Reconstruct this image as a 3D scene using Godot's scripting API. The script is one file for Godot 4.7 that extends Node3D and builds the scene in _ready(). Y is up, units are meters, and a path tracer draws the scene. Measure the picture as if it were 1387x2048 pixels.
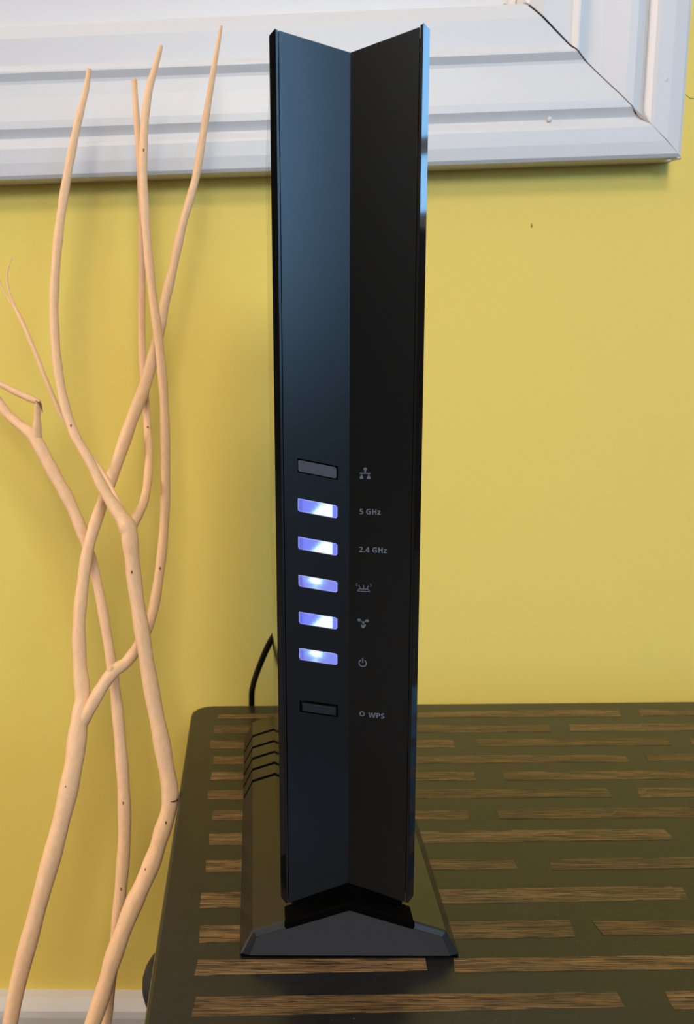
extends Node3D

# World: y up, metres. The table top is y = 0.32, the router's front stands at z = 0, the yellow wall at z = -0.254.
const TOP := 0.32
const WALL_Z := -0.254
const LAMP := Vector3(0.08, 2.4, 1.75)
const ROOM_L := -2.0
const ROOM_R := 1.5
const ROOM_F := 2.6
const ROOM_H := 2.4

const BRANCH_A := [[-0.1750, 0.0300, -0.0600, 0.00330], [-0.1580, 0.1100, -0.0750, 0.00330], [-0.1377, 0.2179, -0.0900, 0.00351], [-0.1254, 0.2643, -0.1000, 0.00381], [-0.1152, 0.2991, -0.1100, 0.00401], [-0.1093, 0.3234, -0.1180, 0.00420], [-0.1070, 0.3402, -0.1250, 0.00418], [-0.1054, 0.3511, -0.1300, 0.00360], [-0.1066, 0.3657, -0.1350, 0.00311], [-0.1070, 0.3828, -0.1400, 0.00293], [-0.1055, 0.3997, -0.1460, 0.00275], [-0.1027, 0.4168, -0.1520, 0.00268], [-0.0970, 0.4340, -0.1580, 0.00272], [-0.0902, 0.4515, -0.1630, 0.00287], [-0.0831, 0.4703, -0.1680, 0.00290], [-0.0764, 0.4869, -0.1720, 0.00281], [-0.0710, 0.5047, -0.1760, 0.00260], [-0.0670, 0.5225, -0.1800, 0.00239], [-0.0629, 0.5382, -0.1840, 0.00205], [-0.0579, 0.5582, -0.1880, 0.00194], [-0.0518, 0.5783, -0.1930, 0.00184], [-0.0483, 0.5961, -0.1970, 0.00174], [-0.0447, 0.6149, -0.2000, 0.00150], [-0.0411, 0.6335, -0.2030, 0.00113], [-0.0385, 0.6462, -0.2050, 0.00063]]
const BRANCH_A2 := [[-0.1098, 0.3280, -0.1232, 0.00187], [-0.1068, 0.3390, -0.1252, 0.00261], [-0.1015, 0.3489, -0.1262, 0.00283], [-0.0961, 0.3576, -0.1300, 0.00275], [-0.0911, 0.3635, -0.1330, 0.00277], [-0.0860, 0.3663, -0.1360, 0.00258], [-0.0806, 0.3730, -0.1400, 0.00250], [-0.0751, 0.3839, -0.1460, 0.00242], [-0.0711, 0.4027, -0.1500, 0.00222], [-0.0683, 0.4250, -0.1540, 0.00213], [-0.0670, 0.4498, -0.1570, 0.00215], [-0.0668, 0.4809, -0.1600, 0.00205], [-0.0682, 0.5051, -0.1620, 0.00206], [-0.0708, 0.5290, -0.1660, 0.00196], [-0.0729, 0.5530, -0.1720, 0.00199], [-0.0740, 0.5791, -0.1780, 0.00190], [-0.0731, 0.6011, -0.1840, 0.00181], [-0.0710, 0.6166, -0.1890, 0.00171], [-0.0678, 0.6283, -0.1930, 0.00135], [-0.0654, 0.6362, -0.1950, 0.00086]]
const BRANCH_B := [[-0.1650, 0.0300, -0.0520, 0.00330], [-0.1430, 0.1100, -0.0680, 0.00330], [-0.1004, 0.2225, -0.0850, 0.00337], [-0.0912, 0.2498, -0.0900, 0.00361], [-0.0829, 0.2703, -0.0950, 0.00376], [-0.0746, 0.2872, -0.1000, 0.00371], [-0.0697, 0.3007, -0.1030, 0.00345], [-0.0655, 0.3159, -0.1060, 0.00348], [-0.0681, 0.3366, -0.1100, 0.00361], [-0.0722, 0.3595, -0.1150, 0.00336], [-0.0760, 0.3848, -0.1200, 0.00320], [-0.0789, 0.4055, -0.1250, 0.00313], [-0.0804, 0.4224, -0.1280, 0.00347], [-0.0816, 0.4297, -0.1300, 0.00381], [-0.0868, 0.4370, -0.1340, 0.00289], [-0.0928, 0.4458, -0.1380, 0.00238], [-0.0989, 0.4572, -0.1430, 0.00219], [-0.1050, 0.4665, -0.1480, 0.00221], [-0.1097, 0.4782, -0.1530, 0.00213], [-0.1133, 0.4943, -0.1590, 0.00205], [-0.1151, 0.5128, -0.1650, 0.00208], [-0.1154, 0.5282, -0.1700, 0.00210], [-0.1138, 0.5525, -0.1780, 0.00214], [-0.1110, 0.5725, -0.1840, 0.00205], [-0.1077, 0.5903, -0.1890, 0.00195], [-0.1040, 0.6072, -0.1940, 0.00172], [-0.1008, 0.6196, -0.1980, 0.00137], [-0.0992, 0.6289, -0.2000, 0.00112]]
const BRANCH_B2 := [[-0.0816, 0.4275, -0.1310, 0.00297], [-0.0787, 0.4325, -0.1370, 0.00237], [-0.0761, 0.4374, -0.1450, 0.00198], [-0.0752, 0.4455, -0.1560, 0.00192], [-0.0756, 0.4574, -0.1680, 0.00186], [-0.0773, 0.4747, -0.1800, 0.00179], [-0.0784, 0.4977, -0.1840, 0.00169], [-0.0778, 0.5229, -0.1840, 0.00169], [-0.0768, 0.5475, -0.1860, 0.00169], [-0.0764, 0.5698, -0.1890, 0.00158], [-0.0770, 0.5898, -0.1920, 0.00147], [-0.0777, 0.6052, -0.1940, 0.00148], [-0.0784, 0.6229, -0.1970, 0.00124]]
const BRANCH_B3 := [[-0.0813, 0.4312, -0.1330, 0.00117], [-0.0866, 0.4365, -0.1450, 0.00110], [-0.0938, 0.4472, -0.1550, 0.00101], [-0.1042, 0.4598, -0.1640, 0.00104], [-0.1143, 0.4724, -0.1700, 0.00117], [-0.1208, 0.4855, -0.1740, 0.00106], [-0.1260, 0.4980, -0.1780, 0.00107], [-0.1305, 0.5083, -0.1820, 0.00108], [-0.1344, 0.5164, -0.1860, 0.00097], [-0.1385, 0.5234, -0.1900, 0.00073], [-0.1415, 0.5316, -0.1930, 0.00049], [-0.1424, 0.5390, -0.1950, 0.00043], [-0.1400, 0.5466, -0.1970, 0.00025]]
const BRANCH_B4 := [[-0.1378, 0.5222, -0.1900, 0.00061], [-0.1418, 0.5270, -0.1930, 0.00049], [-0.1459, 0.5341, -0.1960, 0.00037], [-0.1480, 0.5435, -0.1990, 0.00031], [-0.1482, 0.5505, -0.2000, 0.00025]]
const BRANCH_C := [[-0.1700, 0.0300, -0.0850, 0.00330], [-0.1480, 0.1000, -0.0970, 0.00330], [-0.1070, 0.1717, -0.1150, 0.00254], [-0.1015, 0.1925, -0.1200, 0.00237], [-0.0987, 0.2130, -0.1240, 0.00250], [-0.0955, 0.2366, -0.1280, 0.00274], [-0.0926, 0.2602, -0.1320, 0.00298], [-0.0906, 0.2835, -0.1360, 0.00301], [-0.0907, 0.3068, -0.1400, 0.00293], [-0.0922, 0.3296, -0.1450, 0.00275], [-0.0940, 0.3498, -0.1500, 0.00256], [-0.0977, 0.3748, -0.1560, 0.00237], [-0.1019, 0.3974, -0.1620, 0.00240], [-0.1072, 0.4155, -0.1670, 0.00266], [-0.1139, 0.4314, -0.1720, 0.00293], [-0.1210, 0.4441, -0.1760, 0.00308], [-0.1270, 0.4544, -0.1800, 0.00322], [-0.1326, 0.4631, -0.1840, 0.00313], [-0.1395, 0.4680, -0.1880, 0.00243], [-0.1463, 0.4731, -0.1920, 0.00233], [-0.1524, 0.4808, -0.1960, 0.00210], [-0.1608, 0.4892, -0.2000, 0.00187], [-0.1686, 0.5038, -0.2050, 0.00126]]
const BRANCH_C2 := [[-0.1309, 0.4580, -0.1835, 0.00241], [-0.1302, 0.4656, -0.1825, 0.00228], [-0.1294, 0.4721, -0.1820, 0.00156], [-0.1286, 0.4797, -0.1810, 0.00132]]
const BRANCH_C3 := [[-0.1276, 0.4791, -0.1805, 0.00108], [-0.1298, 0.4802, -0.1812, 0.00156], [-0.1375, 0.4832, -0.1840, 0.00169], [-0.1463, 0.4874, -0.1870, 0.00158], [-0.1582, 0.4926, -0.1920, 0.00135], [-0.1690, 0.4957, -0.1960, 0.00074]]
const INLAYS := [
	[-0.0476, -0.1825, 0.1516, -0.1844, 0.1497, -0.1761, -0.0479, -0.1775],
	[0.1611, -0.1839, 0.2010, -0.1839, 0.1991, -0.1769, 0.1594, -0.1765],
	[-0.0491, -0.1691, 0.1124, -0.1678, 0.1109, -0.1595, -0.0493, -0.1607],
	[0.1214, -0.1676, 0.2073, -0.1676, 0.2046, -0.1600, 0.1201, -0.1599],
	[-0.0501, -0.1532, 0.0633, -0.1518, 0.0626, -0.1441, -0.0502, -0.1448],
	[0.0738, -0.1522, 0.1620, -0.1520, 0.1602, -0.1446, 0.0735, -0.1449],
	[0.1716, -0.1521, 0.2220, -0.1523, 0.2194, -0.1451, 0.1700, -0.1449],
	[-0.0479, -0.1367, 0.1362, -0.1355, 0.1354, -0.1289, -0.0480, -0.1290],
	[0.1451, -0.1359, 0.2215, -0.1357, 0.2194, -0.1291, 0.1440, -0.1292],
	[-0.0481, -0.1217, 0.0661, -0.1205, 0.0648, -0.1130, -0.0486, -0.1143],
	[0.0784, -0.1204, 0.1961, -0.1207, 0.1940, -0.1137, 0.0775, -0.1128],
	[-0.0489, -0.1056, 0.1172, -0.1060, 0.1167, -0.0985, -0.0490, -0.0976],
	[0.1290, -0.1058, 0.2166, -0.1062, 0.2145, -0.0988, 0.1282, -0.0980],
	[-0.0461, -0.0892, 0.0560, -0.0883, 0.0551, -0.0815, -0.0466, -0.0815],
	[0.0674, -0.0894, 0.1956, -0.0907, 0.1932, -0.0831, 0.0671, -0.0818],
	[-0.0471, -0.0719, 0.1272, -0.0741, 0.1286, -0.0664, -0.0468, -0.0635],
	[-0.0476, -0.0535, 0.0650, -0.0537, 0.0649, -0.0478, -0.0473, -0.0462],
	[0.0779, -0.0540, 0.1860, -0.0556, 0.1841, -0.0490, 0.0769, -0.0471],
	[-0.0482, -0.0335, 0.1180, -0.0375, 0.1173, -0.0298, -0.0483, -0.0248],
	[-0.0476, -0.0155, 0.0739, -0.0188, 0.0730, -0.0102, -0.0475, -0.0069],
	[0.0810, -0.0183, 0.1645, -0.0200, 0.1646, -0.0124, 0.0821, -0.0110],
	[-0.0473, 0.0012, 0.0235, 0.0002, 0.0232, 0.0057, -0.0481, 0.0083],
	[0.0322, 0.0002, 0.1450, -0.0025, 0.1458, 0.0038, 0.0313, 0.0065],
	[-0.0470, 0.0175, 0.0768, 0.0147, 0.0767, 0.0208, -0.0480, 0.0256],
	[0.0906, 0.0144, 0.1591, 0.0125, 0.1588, 0.0194, 0.0902, 0.0217],
]


var rng := RandomNumberGenerator.new()
var mats := {}
var taken := {}


# ---------------------------------------------------------------- mesh builder
class MB:
	var v := PackedVector3Array()
	var uv := PackedVector2Array()
	var sg := PackedInt32Array()

	# adds a closed set of triangles, turned so that its faces look outwards
	func solid(tv: PackedVector3Array, tuv: PackedVector2Array, smooth: PackedInt32Array) -> void:
		var vol := 0.0
		for i in range(0, tv.size(), 3):
			vol += tv[i].dot(tv[i + 1].cross(tv[i + 2]))
		for i in range(0, tv.size(), 3):
			var order = [0, 1, 2] if vol < 0.0 else [0, 2, 1]
			for k in order:
				v.append(tv[i + k])
				uv.append(tuv[i + k])
				sg.append(smooth[i + k])

	# rings of equal length, joined one to the next, with fans at both ends
	func loft(rings: Array, smooth := -1, caps := true, vscale := 1.0) -> void:
		var tv := PackedVector3Array()
		var tu := PackedVector2Array()
		var ts := PackedInt32Array()
		var n: int = rings[0].size()
		var along := 0.0
		for r in range(rings.size() - 1):
			var a: Array = rings[r]
			var b: Array = rings[r + 1]
			var step: float = ((a[0] as Vector3) + a[n / 2]).distance_to((b[0] as Vector3) + b[n / 2]) * 0.5
			for i in n:
				var j := (i + 1) % n
				for q in [[a[i], float(i) / n, along], [b[i], float(i) / n, along + step], [b[j], float(i + 1) / n, along + step], [a[i], float(i) / n, along], [b[j], float(i + 1) / n, along + step], [a[j], float(i + 1) / n, along]]:
					tv.append(q[0])
					tu.append(Vector2(q[1], q[2] * vscale))
					ts.append(smooth)
			along += step
		if caps:
			for e in 2:
				var ring: Array = rings[0] if e == 0 else rings[-1]
				var c := Vector3.ZERO
				for p in ring:
					c += p
				c /= n
				for i in n:
					var p0: Vector3 = ring[i]
					var p1: Vector3 = ring[(i + 1) % n]
					var tri = [c, p1, p0] if e == 1 else [c, p0, p1]
					for p in tri:
						tv.append(p)
						tu.append(Vector2(0.5, along * vscale * e))
						ts.append(-1)
		solid(tv, tu, ts)

	func box(lo: Vector3, hi: Vector3) -> void:
		var a := [Vector3(lo.x, lo.y, lo.z), Vector3(hi.x, lo.y, lo.z), Vector3(hi.x, hi.y, lo.z), Vector3(lo.x, hi.y, lo.z)]
		var b := []
		for p in a:
			b.append(Vector3(p.x, p.y, hi.z))
		loft([a, b])

	# a flat outline (x, y) given a depth; bevel draws the front edge in
	func plate(outline: Array, z0: float, z1: float, bevel := 0.0, bevel_z := 0.0) -> void:
		var back := []
		var mid := []
		var front := []
		var inner := MB.inset(outline, bevel)
		for i in outline.size():
			back.append(Vector3(outline[i].x, outline[i].y, z0))
			mid.append(Vector3(outline[i].x, outline[i].y, z1 - bevel_z))
			front.append(Vector3(inner[i].x, inner[i].y, z1))
		loft([back, mid, front] if bevel > 0.0 else [back, front])

	static func inset(o: Array, by: float) -> Array:
		var n := o.size()
		var area := 0.0
		for i in n:
			area += (o[i] as Vector2).cross(o[(i + 1) % n])
		var s := signf(area)
		var r := []
		for i in n:
			var p: Vector2 = o[i]
			var e0: Vector2 = (p - o[(i + n - 1) % n]).normalized()
			var e1: Vector2 = (o[(i + 1) % n] - p).normalized()
			var n0 := Vector2(-e0.y, e0.x) * s
			var n1 := Vector2(-e1.y, e1.x) * s
			var m := (n0 + n1).normalized()
			r.append(p + m * by / maxf(m.dot(n0), 0.3))
		return r

	func tube(pts: Array, radii: Array, seg := 12, vscale := 1.0, wobble := 0.0, r: RandomNumberGenerator = null) -> void:
		var rings := []
		var up := Vector3(0.3, 0.1, 1).normalized()
		for i in pts.size():
			var d: Vector3 = (pts[mini(i + 1, pts.size() - 1)] - pts[maxi(i - 1, 0)]).normalized()
			up = (up - d * up.dot(d)).normalized()
			var side := d.cross(up)
			var ring := []
			for k in seg:
				var a := TAU * k / seg
				var rad: float = radii[i]
				if wobble > 0.0:
					rad *= 1.0 + r.randf_range(-wobble, wobble)
				ring.append((pts[i] as Vector3) + (up * cos(a) + side * sin(a)) * rad)
			rings.append(ring)
		loft(rings, 0, true, vscale)

	func ball(c: Vector3, r: Vector3, seg := 12, stacks := 8) -> void:
		var rings := []
		for i in range(1, stacks):
			var t := PI * i / stacks
			var ring := []
			for k in seg:
				var a := TAU * k / seg
				ring.append(c + Vector3(cos(a) * sin(t) * r.x, cos(t) * r.y, sin(a) * sin(t) * r.z))
			rings.append(ring)
		loft(rings, 0)

	func mesh() -> ArrayMesh:
		var st := SurfaceTool.new()
		st.begin(Mesh.PRIMITIVE_TRIANGLES)
		for i in v.size():
			st.set_smooth_group(sg[i])
			st.set_uv(uv[i])
			st.add_vertex(v[i])
		st.generate_normals()
		return st.commit()


# ---------------------------------------------------------------- scene tree helpers
func thing(called: String, label: String, category: String, at := Vector3.ZERO) -> Node3D:
	var o := Node3D.new()
	o.name = numbered(called)
	o.position = at
	o.set_meta("label", label)
	o.set_meta("category", category)
	add_child(o, true)
	return o


func numbered(called: String) -> String:
	taken[called] = taken.get(called, -1) + 1
	return called if taken[called] == 0 else "%s_%03d" % [called, taken[called]]


func part_name(parent: Node, called: String) -> String:
	if not parent.has_node(called):
		return called
	var k := 1
	while parent.has_node("%s_%03d" % [called, k]):
		k += 1
	return "%s_%03d" % [called, k]


func put(called: String, m: Mesh, mat: Material, parent: Node = self, label := "") -> MeshInstance3D:
	var o := MeshInstance3D.new()
	o.mesh = m
	o.material_override = mat
	o.name = part_name(parent, called)
	if label:
		o.set_meta("label", label)
	parent.add_child(o, true)
	return o


func struct(called: String, m: Mesh, mat: Material, label: String, category: String) -> MeshInstance3D:
	var o := put(called, m, mat)
	o.set_meta("kind", "structure")
	o.set_meta("label", label)
	o.set_meta("category", category)
	return o


func struct_root(called: String, label: String, category: String) -> Node3D:
	var o := Node3D.new()
	o.name = called
	o.set_meta("kind", "structure")
	o.set_meta("label", label)
	o.set_meta("category", category)
	add_child(o, true)
	return o


func mat(called: String, color: Color, rough := 0.6, spec := 0.5, metal := 0.0) -> StandardMaterial3D:
	var m := StandardMaterial3D.new()
	m.resource_name = called
	m.albedo_color = color
	m.roughness = rough
	m.metallic_specular = spec
	m.metallic = metal
	mats[called] = m
	return m


func noise_image(w: int, h: int, sx: float, sy: float, seed_value: int, octaves := 4) -> Array:
	var n := FastNoiseLite.new()
	n.seed = seed_value
	n.noise_type = FastNoiseLite.TYPE_SIMPLEX
	n.frequency = 1.0
	n.fractal_octaves = octaves
	var rows := []
	for y in h:
		var row := PackedFloat32Array()
		row.resize(w)
		for x in w:
			# wraps in x and y by walking two circles
			var a := TAU * x / w
			var b := TAU * y / h
			row[x] = n.get_noise_3d(cos(a) * sx + 7.3 * sin(b) * sy, sin(a) * sx + 3.1 * cos(b) * sy, cos(b + 0.7) * sy * 2.0)
		rows.append(row)
	return rows


func _ready() -> void:
	rng.seed = 41
	set_camera_and_light()
	make_materials()
	build_room()
	build_window_casing()
	build_table()
	build_router()
	build_cable()
	build_branches()


# ---------------------------------------------------------------- camera, sky, light
func set_camera_and_light() -> void:
	var cam := Camera3D.new()
	cam.name = "camera"
	cam.near = 0.02
	cam.far = 60.0
	cam.projection = Camera3D.PROJECTION_FRUSTUM
	cam.keep_aspect = Camera3D.KEEP_HEIGHT
	cam.size = 2048.0 / 1880.0 * cam.near
	cam.frustum_offset = Vector2((693.5 - 430.0) / 1880.0 * cam.near, 0.0)
	cam.transform = Transform3D(Basis(Vector3(0.99888, -0.02678, -0.03898), Vector3(0.01805, 0.97776, -0.20894), Vector3(0.04371, 0.20801, 0.97715)).orthonormalized(), Vector3(-0.02654, 0.51877, 0.26))
	var lens := CameraAttributesPhysical.new()
	lens.frustum_focal_length = 4.25
	lens.frustum_focus_distance = 0.3
	lens.frustum_near = 0.02
	lens.frustum_far = 60.0
	lens.exposure_aperture = 3.6
	cam.attributes = lens
	add_child(cam)
	cam.current = true

	var sky_look := ProceduralSkyMaterial.new()
	sky_look.sky_top_color = Color(0.52, 0.77, 1.0)
	sky_look.sky_horizon_color = Color(0.58, 0.81, 1.0)
	sky_look.sky_curve = 0.2
	sky_look.ground_bottom_color = Color(0.22, 0.24, 0.20)
	sky_look.ground_horizon_color = Color(0.34, 0.36, 0.32)
	sky_look.sky_energy_multiplier = 1.0
	var sky := Sky.new()
	sky.sky_material = sky_look
	var env := Environment.new()
	env.background_mode = Environment.BG_SKY
	env.sky = sky
	env.background_energy_multiplier = 12.0
	env.tonemap_mode = Environment.TONE_MAPPER_LINEAR
	env.tonemap_exposure = 1.10
	env.sdfgi_enabled = true
	env.ssao_enabled = true
	env.ssil_enabled = true
	var we := WorldEnvironment.new()
	we.name = "world_environment"
	we.environment = env
	add_child(we)

	# daylight that enters by the window in the right wall and by the one behind the camera
	area("ceiling_lamp_light", LAMP + Vector3(0, -0.06, 0), Vector3.DOWN, Vector2(0.56, 0.56), Color(1.0, 0.945, 0.86), 8.5)
	area("daylight_left", Vector3(ROOM_L + 0.01, 1.25, 0.13), Vector3.RIGHT, Vector2(0.52, 1.25), Color(1.0, 0.82, 0.60), 4.6)
	area("daylight_front", Vector3(0.18, 1.8, ROOM_F - 0.01), Vector3.FORWARD, Vector2(0.52, 0.76), Color(1.0, 0.945, 0.87), 8.0)


func area(called: String, at: Vector3, towards: Vector3, size: Vector2, color: Color, energy: float) -> void:
	var l := AreaLight3D.new()
	l.name = called
	l.area_size = size
	l.light_color = color
	l.light_energy = energy
	l.area_normalize_energy = false
	l.shadow_enabled = true
	l.area_range = 12.0
	l.area_attenuation = 2.0
	add_child(l)
	l.look_at_from_position(at, at + towards, Vector3.UP if absf(towards.y) < 0.9 else Vector3.FORWARD)


# ---------------------------------------------------------------- materials
func make_materials() -> void:
	var w := mat("yellow_paint", Color(0.90, 0.79, 0.385), 0.62, 0.4)
	var n := FastNoiseLite.new()
	n.seed = 5
	n.frequency = 0.035
	n.fractal_octaves = 3
	var t := NoiseTexture2D.new()
	t.width = 512
	t.height = 512
	t.seamless = true
	t.noise = n
	w.heightmap_enabled = true
	w.heightmap_texture = t
	w.heightmap_scale = 0.006
	w.uv1_triplanar = true
	w.uv1_world_triplanar = true
	w.uv1_scale = Vector3(9, 9, 9)
	var wp := mat("white_gloss_paint", Color(0.79, 0.79, 0.795), 0.42, 0.5)
	wp.heightmap_enabled = true
	wp.heightmap_texture = t
	wp.heightmap_scale = 0.003
	wp.uv1_triplanar = true
	wp.uv1_world_triplanar = true
	wp.uv1_scale = Vector3(4, 14, 4)
	var cloth := mat("blind_cloth", Color(0.88, 0.87, 0.84), 0.8, 0.2)
	cloth.backlight_enabled = true
	cloth.backlight = Color(0.36, 0.36, 0.36)
	mat("ceiling_paint", Color(0.86, 0.85, 0.82), 0.9, 0.3)
	mat("baseboard_paint", Color(0.74, 0.725, 0.71), 0.5, 0.5)
	mat("crack_dark", Color(0.16, 0.11, 0.10), 0.9, 0.2)
	mat("floor_carpet", Color(0.33, 0.33, 0.34), 0.95, 0.2)
	mat("far_paint", Color(0.25, 0.24, 0.23), 0.8, 0.3)
	var g := mat("window_glass", Color(1, 1, 1, 0.06), 0.02, 0.5)
	g.transparency = BaseMaterial3D.TRANSPARENCY_ALPHA

	# table: charcoal laminate with pale flecks
	var side := 768
	var blot := noise_image(side, side, 3.0, 3.0, 11, 5)
	var im := Image.create(side, side, false, Image.FORMAT_RGB8)
	for y in side:
		for x in side:
			var k: float = 0.5 + 0.35 * blot[y][x] + rng.randf_range(-0.12, 0.12)
			im.set_pixel(x, y, Color(0.072, 0.073, 0.072) * (0.45 + 1.1 * k))
	for i in 2600:
		var px := rng.randi_range(0, side - 5)
		var py := rng.randi_range(0, side - 5)
		var b := rng.randf_range(0.16, 0.34) * (1.6 if rng.randf() < 0.05 else 1.0)
		im.set_pixel(px, py, Color(b, b, b * 0.97))
		if rng.randf() < 0.4:
			im.set_pixel(px + 1, py, Color(b, b, b * 0.97) * 0.85)
	var lam := mat("charcoal_laminate", Color.WHITE, 0.31, 0.56)
	lam.albedo_texture = ImageTexture.create_from_image(im)
	lam.uv1_triplanar = true
	lam.uv1_world_triplanar = true
	lam.uv1_scale = Vector3(5.2, 5.2, 5.2)
	mat("black_cabinet", Color(0.05, 0.05, 0.05), 0.5, 0.4)
	mat("pale_edge", Color(0.30, 0.27, 0.20), 0.5, 0.4)
	mat("black_rubber", Color(0.02, 0.02, 0.02), 0.6, 0.4)

	# veneer inlays: brown with dark grain along their length, three tones
	for k in 3:
		var gw := 1024
		var gh := 96
		var long := FastNoiseLite.new()
		long.seed = 21 + k
		long.frequency = 1.0
		long.fractal_octaves = 3
		var gi := Image.create(gw, gh, false, Image.FORMAT_RGB8)
		for y in gh:
			for x in gw:
				var broad := long.get_noise_2d(x * 0.004, y * 0.05)
				var fine := long.get_noise_2d(x * 0.007 + 50.0, y * 0.34)
				var pore := long.get_noise_2d(x * 0.010 + 90.0, y * 0.85 + 30.0)
				var tone := 1.0 + 0.26 * broad + 0.36 * fine
				if pore > 0.10:
					tone *= 1.0 - minf((pore - 0.10) * 2.8, 0.62)
				gi.set_pixel(x, y, Color(0.415, 0.325, 0.205) * tone)
		var vm := mat("veneer_%s" % ["warm", "mid", "deep"][k], [Color(1, 1, 1), Color(0.94, 0.93, 0.92), Color(0.88, 0.87, 0.86)][k], 0.46, 0.45)
		vm.albedo_texture = ImageTexture.create_from_image(gi)

	# peeled wood of the branches: streaks run along the stem
	var sw := 128
	var sh := 512
	var sn := noise_image(sw, sh, 0.9, 0.9, 77, 4)
	var sn2 := noise_image(sw, sh, 2.6, 0.7, 78, 4)
	var si := Image.create(sw, sh, false, Image.FORMAT_RGB8)
	for y in sh:
		for x in sw:
			var k: float = clampf(0.5 + 0.6 * sn[y][x], 0.0, 1.0)
			var c := Color(0.87, 0.725, 0.56).lerp(Color(0.85, 0.68, 0.53), k)
			c = c * (1.0 + 0.035 * sn2[y][x])
			si.set_pixel(x, y, c)
	var wood := mat("peeled_wood", Color(1, 1, 1), 0.62, 0.4)
	wood.albedo_texture = ImageTexture.create_from_image(si)
	mat("bud_dark", Color(0.46, 0.31, 0.22), 0.8, 0.3)
	mat("split_dark", Color(0.30, 0.17, 0.11), 0.9, 0.2)

	# router plastics
	mat("satin_black", Color(0.035, 0.038, 0.042), 0.27, 0.56)
	mat("button_satin", Color(0.075, 0.08, 0.09), 0.4, 0.55)
	mat("matte_grey_plastic", Color(0.185, 0.178, 0.178), 0.6, 0.4)
	mat("gloss_black", Color(0.035, 0.035, 0.035), 0.06, 0.6)
	mat("bevel_gloss", Color(0.03, 0.03, 0.03), 0.04, 0.75)
	mat("base_black", Color(0.05, 0.05, 0.05), 0.28, 0.56)
	mat("nose_black", Color(0.10, 0.10, 0.10), 0.5, 0.45)
	mat("slot_black", Color(0.010, 0.010, 0.010), 0.8, 0.12)
	mat("print_grey", Color(0.36, 0.39, 0.43), 0.6, 0.3)
	mat("unlit_lens", Color(0.26, 0.26, 0.29), 0.5, 0.4)
	mat("cable_black", Color(0.015, 0.015, 0.015), 0.7, 0.3)
	mats["light_right"] = lens_material("light_right", 0.72, 0.62, 0.30, 0.62, 101)
	mats["light_left"] = lens_material("light_left", 0.43, 0.22, 0.24, 0.55, 102)
	var glow := mat("lamp_glow", Color(0.9, 0.88, 0.84), 0.6, 0.3)
	glow.emission_enabled = true
	glow.emission = Color(1.0, 0.93, 0.82)
	glow.emission_energy_multiplier = 1.2
	mat("glaze", Color(0.62, 0.58, 0.52), 0.3, 0.5)


# a lit lens: blue-violet diffuser with the white hot spot of the diode behind it
func lens_material(called: String, hx: float, hy: float, wx: float, wy: float, seed_value: int) -> StandardMaterial3D:
	var w := 128
	var h := 44
	var n := FastNoiseLite.new()
	n.seed = seed_value
	n.frequency = 0.07
	var im := Image.create(w, h, false, Image.FORMAT_RGB8)
	for y in h:
		for x in w:
			var u := (x + 0.5) / w
			var t := (y + 0.5) / h
			var c := Color(0.46, 0.50, 0.93)
			if called == "light_left":
				c = Color(0.50, 0.53, 0.90)
			if u < 0.16:
				c = c.lerp(Color(0.36, 0.39, 0.80), smoothstep(0.16, 0.06, u) * 0.8)
			var d := Vector2((u - hx) / wx, (t - hy) / wy)
			var g := exp(-d.length_squared() * 1.6) * (1.0 + 0.28 * n.get_noise_2d(x, y))
			if called == "light_right":
				g = maxf(g, smoothstep(0.30, 0.62, u + 0.25 * (t - 0.5) + 0.05 * n.get_noise_2d(x, y)) * 1.05)
				g *= 1.0 - smoothstep(0.84, 0.90, u)
			else:
				g = maxf(g * 1.25, 0.5 * exp(-pow((u - 0.42) / 0.14, 2.0)))
			c = c.lerp(Color(0.66, 0.90, 0.97), clampf(g * 1.5, 0.0, 1.0)).lerp(Color(0.97, 1.0, 1.0), clampf(g * 2.2 - 0.9, 0.0, 1.0))
			var rim := minf(minf(u * 2.9, (1.0 - u) * 2.9), minf(t, 1.0 - t))
			if rim < 0.10:
				c = c.lerp(Color(0.78, 0.80, 1.0), 0.55 * (1.0 - rim / 0.10))
			im.set_pixel(x, y, c)
	var m := mat(called, Color(0.15, 0.16, 0.3), 0.35, 0.4)
	m.emission_enabled = true
	m.emission = Color.WHITE
	m.emission_texture = ImageTexture.create_from_image(im)
	m.emission_operator = BaseMaterial3D.EMISSION_OP_MULTIPLY
	m.emission_energy_multiplier = 0.93
	return m


# ---------------------------------------------------------------- room
func walls_with_hole(lo: Vector3, hi: Vector3, hole_lo: Vector3, hole_hi: Vector3, axis: int) -> MB:
	# a wall slab lo..hi with one opening; axis is the one across the wall's length (0: wall runs along x, 2: along z)
	var mb := MB.new()
	var a := lo
	var b := hi
	b[axis] = hole_lo[axis]
	mb.box(a, b)
	a = lo
	a[axis] = hole_hi[axis]
	mb.box(a, hi)
	a = lo
	b = hi
	a[axis] = hole_lo[axis]
	b[axis] = hole_hi[axis]
	var b2 := b
	b2.y = hole_lo.y
	mb.box(a, b2)
	a.y = hole_hi.y
	mb.box(a, b)
	return mb


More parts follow.
